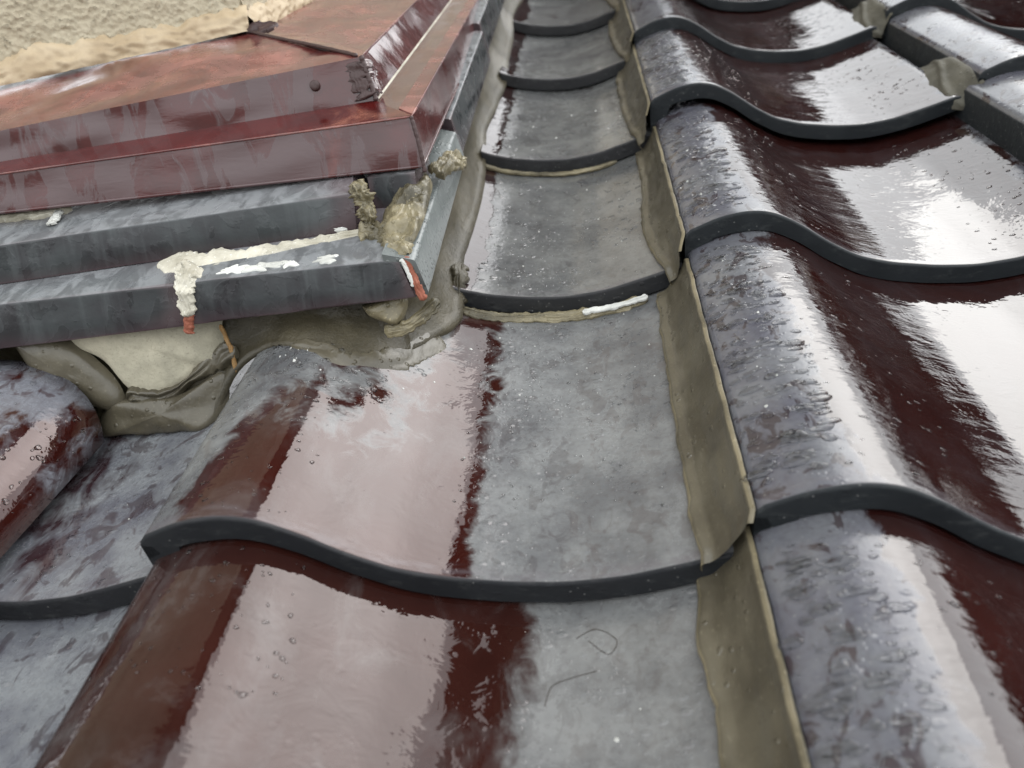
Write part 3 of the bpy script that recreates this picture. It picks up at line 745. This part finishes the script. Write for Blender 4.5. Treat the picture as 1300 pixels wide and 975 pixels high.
# --- maroon steel flashing
fb = (-.3, .25, .114)
flash = thing('metal_flashing', fb, 'stepped maroon painted steel flashing folded round the wall corner', 'flashing')
def sheet(name, A, B, mat, na, nb_, wob, seed, label=None, thick=.0008):
    """a thin steel sheet spanned between two rails (polylines of equal length)"""
    def knots(pts):                       # both rails are sampled by the same parameter so that folds meet
        pts = [Vector(q) for q in pts]; K = len(pts) - 1; out = []
        for i in range(na):
            g = K * i / (na - 1); k = min(int(g), K - 1); out.append(pts[k].lerp(pts[k + 1], g - k))
        return out
    ra, rb = knots(A), knots(B); V = []
    nrm = (ra[-1] - ra[0]).cross(rb[0] - ra[0]).normalized()
    for i in range(na):
        for k in range(nb_):
            t = k / (nb_ - 1); q = ra[i].lerp(rb[i], t)
            V.append(q + nrm * wob * nz(q.x * 22 + seed, q.y * 22, q.z * 40) * math.sin(math.pi * t))
    n0 = len(V)
    V += [q + nrm * thick * (-1) for q in V[:n0]]
    F = grid_faces(na, nb_); F += [tuple(n0 + v for v in reversed(f)) for f in F]
    def rim(idx): return [(idx[i], idx[i + 1], n0 + idx[i + 1], n0 + idx[i]) for i in range(len(idx) - 1)]
    F += rim([i * nb_ for i in range(na)]) + rim([i * nb_ + nb_ - 1 for i in range(na)]) + rim(list(range(nb_))) + rim([(na - 1) * nb_ + k for k in range(nb_)])
    o = part(name, V, F, mat, flash, base=fb, label=label, smooth=True)
    o.data.set_sharp_from_angle(angle=math.radians(40))
    return o
LS = -1.4
FAR = 1.9
cor = {k: edge(k, 1) for k in range(10)}
def side(k, d): return cor[k] + DS * d
sheet('lower_fascia', [edge(5, LS), edge(5, 0), edge(5, 1)], [edge(6, LS), edge(6, 0), edge(6, 1)], M_RED_FACE, 90, 10, .0012, 1)
sheet('step_ledge', [edge(6, LS), edge(6, 0), edge(6, 1)], [edge(7, LS), edge(7, 0), edge(7, 1)], M_RED_LEDGE, 90, 8, .001, 2)
sheet('upper_fascia', [edge(7, LS), edge(7, 0), edge(7, 1)], [edge(8, LS), edge(8, 0), edge(8, 1)], M_RED_FACE, 90, 10, .002, 3)
sheet('sloping_apron', [edge(8, LS), edge(8, 0), edge(8, 1)], [edge(9, LS) + BACK * .02, edge(9, 0) + BACK * .02, edge(9, 1) + Vector((-.012, .02, 0))], M_RED_TOP, 90, 22, .004, 4)
sheet('lower_fascia', [side(5, 0), side(5, FAR)], [side(6, 0), side(6, FAR)], M_RED_SIDE, 60, 8, .0012, 5)
sheet('step_ledge', [side(6, 0), side(6, FAR)], [side(7, -.002), side(7, FAR)], M_RED_SIDE, 60, 8, .0008, 6)
LEAN = Vector((-.0092, 0, -.0064))              # the side fascia leans back from a crumpled fold at the corner
r8 = [side(8, 0), side(8, .022) + LEAN * .45, side(8, .055) + LEAN, side(8, .3) + LEAN, side(8, FAR) + LEAN]
r7 = [side(7, 0), side(7, .022), side(7, .055), side(7, .3), side(7, FAR)]
sheet('upper_fascia', r7, r8, M_RED_SIDE, 110, 10, .0010, 7)
sheet('sloping_apron', [side(8, 0), side(8, .022) + LEAN * .45, side(8, .055) + LEAN, side(8, FAR) + LEAN], [side(9, 0) + Vector((-.012, .02, 0)), side(9, .03) + Vector((-.012, .02, 0)), side(9, .06) + Vector((-.012, .02, 0)), side(9, FAR) + Vector((-.012, .02, 0))], M_RED_TOP, 90, 20, .003, 8)
strip_in = [side(6, d).lerp(side(7, d), .36) + UP * .0007 for d in (.004, .3, FAR)]
sheet('worn_strip', [side(6, d) + UP * .0007 for d in (.004, .3, FAR)], strip_in, M_RED_TOP, 60, 4, .0002, 9, label='worn orange strip along the outer edge of the side step')
def tube(name, pts, r, mat, parent, base, n=60, sides=8, wob=.3, seed=0, label=None):
    P = resample(pts, n); V = []
    for i, q in enumerate(P):
        t = (P[min(i + 1, n - 1)] - P[max(i - 1, 0)]).normalized()
        a = t.orthogonal().normalized(); b = t.cross(a)
        rr = r * (1 + wob * nz(i * .35, seed) + wob * .6 * nz(i * 1.1, seed + 3)) * (1 if 0 < i < n - 1 else .3)
        for k in range(sides):
            an = 2 * math.pi * k / sides
            V.append(q + (a * math.cos(an) + b * math.sin(an)) * rr)
    F = [(i * sides + k, i * sides + (k + 1) % sides, (i + 1) * sides + (k + 1) % sides, (i + 1) * sides + k) for i in range(n - 1) for k in range(sides)]
    F += [tuple(range(sides)), tuple((n - 1) * sides + k for k in range(sides))]
    return part(name, V, F, mat, parent, base=base, label=label)
# folded and soldered seams
tube('hip_seam', [cor[9] + Vector((0, .004, .001)), cor[9].lerp(cor[8], .3) + Vector((0, 0, .001)), cor[9].lerp(cor[8], .7) + Vector((0, 0, .001)), cor[8] + Vector((-.002, 0, .001))], .0013, M_GRIME, flash, fb, seed=1, label='dark soldered seam across the apron corner')
smear('sealant_dab', [cor[9] + Vector((-.012, .0, .004)), cor[9] + Vector((.006, -.003, .003)), cor[9] + Vector((.035, -.018, .003))], .0065, .004, (0, -.2, 1), M_GRIME, flash, 61, base=fb, n=30, rag=.6)
tube('corner_seam', [cor[8] + Vector((.0005, -.0005, .001)), cor[8].lerp(cor[7], .5) + Vector((.0008, -.0012, 0)), cor[7] + Vector((.001, -.001, .0005))], .0016, M_GRIME, flash, fb, seed=2, n=40)
tube('corner_seam', [cor[6] + Vector((0, -.0005, .0006)), cor[6].lerp(cor[5], .5) + Vector((.0008, -.0005, 0)), cor[5] + Vector((.0006, -.0006, -.004))], .0013, M_GRIME, flash, fb, seed=3, n=40)
tube('folded_lip', r8, .0010, M_RED_TOP, flash, fb, seed=4, wob=.1)
tube('folded_lip', [side(6, .0), side(6, .3), side(6, FAR)], .0009, M_RED_TOP, flash, fb, seed=5, wob=.05)
tube('folded_lip', [side(7, .0), side(7, .3), side(7, FAR)], .0009, M_CREAM, flash, fb, seed=6, wob=.1)
tube('drip_edge', [edge(5, LS), edge(5, 0), edge(5, 1)], .0011, M_RED_FACE, flash, fb, seed=7, wob=.1, n=90)
tube('drip_edge', [side(5, 0), side(5, FAR)], .0011, M_RED_SIDE, flash, fb, seed=8, wob=.1)
tube('folded_lip', [edge(6, LS), edge(6, 0), edge(6, 1)], .0008, M_RED_TOP, flash, fb, seed=9, wob=.15, n=90)
smear('solder_patch', [cor[8] + Vector((-.004, -.002, -.002)), cor[8].lerp(cor[7], .5) + Vector((-.006, -.002, 0)), cor[7] + Vector((-.006, -.002, .003))], .006, .0022, (0, -.9, .3), M_GRIME, flash, 63, base=fb, n=34, rag=.6, label='grimy solder over the upper corner')
smear('solder_patch', [side(8, .012) + Vector((.001, 0, -.004)), side(7, .012).lerp(side(8, .012), .4) + Vector((.001, 0, 0)), side(7, .010) + Vector((.001, 0, .004))], .006, .0018, (.95, -.1, .3), M_RED_SIDE, flash, 65, base=fb, n=34, rag=.7)
# the old screw head on the upper fascia
sc = edge(7, 1).lerp(edge(8, 1), .55) + (edge(7, 0) - edge(7, 1)).normalized() * .034 + Vector((0, -.0012, .0004))
fn = (edge(8, 1) - edge(7, 1)).cross(edge(7, 0) - edge(7, 1)).normalized()
if fn.y > 0: fn = -fn
V = []
a_ = fn.orthogonal().normalized(); b_ = fn.cross(a_)
for r, h in ((.0034, -.001), (.0033, .0009), (.0027, .0015), (.0012, .0017)):
    for k in range(14): V.append(sc + (a_ * math.cos(k * math.tau / 14) + b_ * math.sin(k * math.tau / 14)) * r + fn * h)
F = [(r * 14 + k, r * 14 + (k + 1) % 14, (r + 1) * 14 + (k + 1) % 14, (r + 1) * 14 + k) for r in range(3) for k in range(14)] + [tuple(range(42, 56))]
part('screw_head', V, F, M_GRIME, flash, base=fb, label='grimy screw head near the corner of the upper fascia')
# --- stucco wall
wb = tuple(cor[9])
wall = thing('stucco_wall', wb, 'rough cream stucco wall rising behind the maroon flashing', 'wall')
Xd = (edge(9, 0) - edge(9, 1)).normalized()
HG = 2.3
def wall_face(name, P0, dirv, length, z0, z1, mat, res, amp, off, fine_len, label=None):
    """stucco sheet: fine relief near the corner, coarser beyond"""
    nrm = dirv.cross(UP).normalized()
    if nrm.y > 0 and abs(dirv.x) > .5 or (abs(dirv.x) < .5 and nrm.x < 0): nrm = -nrm
    xs = [0.0]
    while xs[-1] < length: xs.append(xs[-1] + (res if xs[-1] < fine_len else .12))
    zs = [z0]
    while zs[-1] < z1: zs.append(min(z1, zs[-1] + (res if zs[-1] < z0 + .20 else .12)))
    V = []
    for x in xs:
        for z in zs:
            q = P0 + dirv * x + UP * z
            h = max(-.25, noise.fractal(q * 300, .8, 2.1, 3)) * amp * 2.1 + nz(q.x * 60, q.y * 60, q.z * 60) * amp * .6
            V.append(q + nrm * (off + h))
    return part(name, V, grid_faces(len(xs), len(zs)), mat, wall, base=wb, label=label)
wall_face('stucco_face', cor[9], Xd, 2.4, .004, HG, M_STUCCO, .0016, .0013, .006, .36)
wall_face('stucco_face', cor[9] + Vector((.006, -.006, 0)), DS, 2.6, .004, HG, M_STUCCO, .004, .0013, .0, .3)
# smooth tan band of render where the wall meets the flashing
for (P0, dv, ln, fl) in ((cor[9], Xd, 2.4, .40), (cor[9], DS, 2.6, .3)):
    nrm = dv.cross(UP).normalized()
    if abs(dv.x) > .5 and nrm.y > 0 or abs(dv.x) < .5 and nrm.x < 0: nrm = -nrm
    xs = [-.008]
    while xs[-1] < ln: xs.append(xs[-1] + (.0022 if xs[-1] < fl else .15))
    V = []; K = 16
    for x in xs:
        top = .023 + .009 * nz(x * 9, 2) + .006 * nz(x * 31, 3) + .005 * nz(x * 97, 4)
        for k in range(K):
            t = k / (K - 1)
            V.append(P0 + dv * x + UP * (-.004 + t * top) + nrm * (.0125 * (1 - t ** 3) + .002 + .0022 * nz(x * 45, t * 3) + .0022 * noise.fractal(Vector((x * 130, t * 6, 1)), .8, 2.1, 3) - (.008 if k == K - 1 else 0)))
    part('base_render', V, grid_faces(len(xs), K), M_TRIM, wall, base=wb)
tube('corner_bead', [cor[9] + UP * .0 + Vector((-.004, .004, 0)), cor[9] + UP * .3 + Vector((-.004, .004, 0)), cor[9] + UP * HG + Vector((-.004, .004, 0))], .012, M_STUCCO, wall, wb, n=160, wob=.12, sides=12)

# --- eaves of the house above, reflected in the wet tiles
eb = tuple(cor[9] + UP * HG)
eave = thing('house_eaves', eb, 'cream soffit and brown gutter high above the stucco wall', 'eaves')
def gbox(name, x0, x1, y0, y1, z0, z1, mat):
    """box aligned with gravity, given relative to the wall corner at eaves height (x right, y up-slope horizontal, z up)"""
    V = []
    for z in (z0, z1):
        for y in (y0, y1):
            for x in (x0, x1):
                V.append(Vector(eb) + RX.to_3x3().inverted() @ Vector((x, y, z)))
    return part(name, V, [(0, 1, 3, 2), (4, 6, 7, 5), (0, 4, 5, 1), (1, 5, 7, 3), (3, 7, 6, 2), (2, 6, 4, 0)], mat, eave, base=eb, smooth=False)
OV = .40
gbox('soffit', -2.6, OV, -.55, 4.0, -.02, .02, M_SOFFIT)
gbox('fascia_board', OV + .002, OV + .03, -.58, 4.0, -.10, .16, M_GUTTER)
gbox('fascia_board', -2.6, OV, -.58, -.552, -.10, .16, M_GUTTER)
gbox('gutter', OV + .032, OV + .14, -.60, 4.0, .0, .11, M_GUTTER)

# ------------------------------------------------------------------ rain beads
DV, DF = [], []
def bead(P, nrm, r, h, along, stretch, rnd):
    nrm = Vector(nrm).normalized(); a = (Vector(along) - nrm * nrm.dot(Vector(along))).normalized(); b = nrm.cross(a)
    K, o = 12, len(DV); ph = rnd.uniform(0, 6.28); lob = rnd.uniform(.05, .22); l2 = rnd.uniform(.0, .15)
    for f, hh in ((1.0, -.06), (.93, .30), (.74, .68), (.42, .93)):
        for k in range(K):
            an = math.tau * k / K
            rr = r * f * (1 + lob * math.sin(2 * an + ph) + l2 * math.sin(3 * an + ph * 2))
            DV.append(P + a * math.cos(an) * rr * stretch + b * math.sin(an) * rr + nrm * h * hh)
    DV.append(P + nrm * h)
    for q in range(3):
        for k in range(K): DF.append((o + q * K + k, o + q * K + (k + 1) % K, o + (q + 1) * K + (k + 1) % K, o + (q + 1) * K + k))
    for k in range(K): DF.append((o + 3 * K + k, o + 3 * K + (k + 1) % K, o + 4 * K))
def scatter(c, j, u0, u1, v0, v1, n, rmin, rmax, stretch, seed, flat=.46):
    rnd = random.Random(seed); of = tile_offset(c, j); n = int(n * 1.5)
    for _ in range(n):
        u, v = rnd.uniform(u0, u1), j * L + rnd.uniform(v0, v1) * L
        e = 1e-3
        s = (prof(u + e) - prof(u - e)) / (2 * e)
        P = Vector((c * W + of[0] + u, v + of[1], surf(c, j, u, v)))
        r = rmin + (rmax - rmin) * rnd.random() ** 2.6
        bead(P, (-s, T / L, 1), r, r * flat, (1, 0, s), stretch * rnd.uniform(.8, 1.35), rnd)
for j in (-1, 0, 1, 2):
    scatter(0, j, .003, .040, .05, .95, 230, .0005, .0030, 1.8, 100 + j)
    scatter(0, j, .04, .10, .05, .95, 60, .0004, .0012, 2.2, 120 + j)
    scatter(0, j, .20, .26, .05, .95, 90, .0004, .0013, 1.3, 140 + j)
scatter(-1, 0, .01, .085, .45, .72, 220, .0005, .0020, 1.15, 201)
scatter(-1, 0, .005, .07, .02, .45, 90, .0004, .0014, 1.15, 202)
scatter(-1, 0, .13, .235, .15, .95, 330, .0003, .0011, 1.1, 203)
scatter(-1, 1, .14, .235, .05, .95, 170, .0003, .0012, 1.1, 204)
scatter(-1, -1, .005, .08, .7, .99, 60, .0004, .0014, 1.1, 205)
scatter(-2, 0, .17, .255, .05, .5, 50, .0004, .0012, 1.1, 206)
V_, NS_, NA_ = COVER
rnd = random.Random(77)
for _ in range(150):
    i, a = rnd.randrange(9, NS_ - 2), rnd.randrange(1, 12)
    f, g = rnd.random(), rnd.random()
    p00, p10, p01 = [Vector(V_[q]) for q in (i * NA_ + a, (i + 1) * NA_ + a, i * NA_ + a + 1)]
    P = p00 + (p10 - p00) * f + (p01 - p00) * g
    n_ = (p10 - p00).cross(p01 - p00); n_ = n_ if n_.z > 0 else -n_
    r = .0005 + .0019 * rnd.random() ** 2.4
    bead(P, n_, r, r * .4, (0, 1, 0), 1.1, rnd)
drops = part('water_droplets', DV, DF, M_WATER, None, kind='stuff')
drops['label'] = 'clear rain beads scattered over the glazed tiles'; drops['category'] = 'water'

# ------------------------------------------------------------------ pale crumbs of old sealant and lime washed onto the tiles
CV, CF = [], []
rnd = random.Random(5)
def crumb(P, r):
    o = len(CV)
    for k in range(6): CV.append(P + Vector((math.cos(k * 1.047) * r * rnd.uniform(.6, 1.2), math.sin(k * 1.047) * r * rnd.uniform(.6, 1.2), -.0002)))
    CV.append(P + Vector((rnd.uniform(-.3, .3) * r, rnd.uniform(-.3, .3) * r, r * rnd.uniform(.6, 1.1))))
    for k in range(6): CF.append((o + k, o + (k + 1) % 6, o + 6))
for c, j, u0, u1, v0, v1, cnt in ((-1, 0, .12, .24, .3, .98, 34), (-1, 1, .115, .24, .05, .95, 30), (-1, 0, .02, .12, .45, .62, 18), (-1, -1, .15, .24, .2, .95, 14), (-1, 2, .115, .24, .1, .9, 18), (-2, 0, .18, .25, .1, .55, 10), (0, 0, .005, .03, .05, .9, 8), (0, 1, .005, .03, .05, .9, 8)):
    of = tile_offset(c, j)
    for _ in range(cnt):
        u, v = rnd.uniform(u0, u1), j * L + rnd.uniform(v0, v1) * L
        crumb(Vector((c * W + of[0] + u, v, surf(c, j, u, v))), .0004 + .0010 * rnd.random() ** 3)
co = part('sealant_crumbs', CV, CF, M_WHITE, None, smooth=False, kind='stuff')
co['label'] = 'tiny pale crumbs of old sealant scattered over the grey tiles'; co['category'] = 'debris'

# ------------------------------------------------------------------ two stray fibres lying on the near tile
def fibre(pts, label):
    P = mmv(pts); base = P[0]
    o = tube('stray_fibre', [q + Vector((0, 0, .0137)) for q in P], .00022, M_HAIR, None, (0, 0, 0), n=60, sides=5, wob=.1)
    o['label'] = label; o['category'] = 'fibre'
fibre([(-74.2, -29.7, .6), (-65.7, -25.3, .4), (-57.6, -32.2, 2.4), (-61.1, -38.6, 2.5), (-69.2, -31.0, 1)], 'looped dark hair on the grey pan of the near tile')
fibre([(-86.0, -60.9, 3.2), (-83.7, -52.3, 2.2), (-77.4, -48.8, 1.7), (-66.2, -46.1, 2.6)], 'short bent dark fibre on the near tile below the looped hair')

# ------------------------------------------------------------------ the yard far below
me = bpy.data.meshes.new('ground'); S = 600
me.from_pydata([(-S, -S, -3.2), (S, -S, -3.2), (S, S, -3.2), (-S, S, -3.2)], [], [(0, 1, 2, 3)]); me.materials.append(M_GROUND)
g = bpy.data.objects.new('ground', me); COL.objects.link(g); g['kind'] = 'structure'; g['label'] = 'bare gravel yard below the eaves'
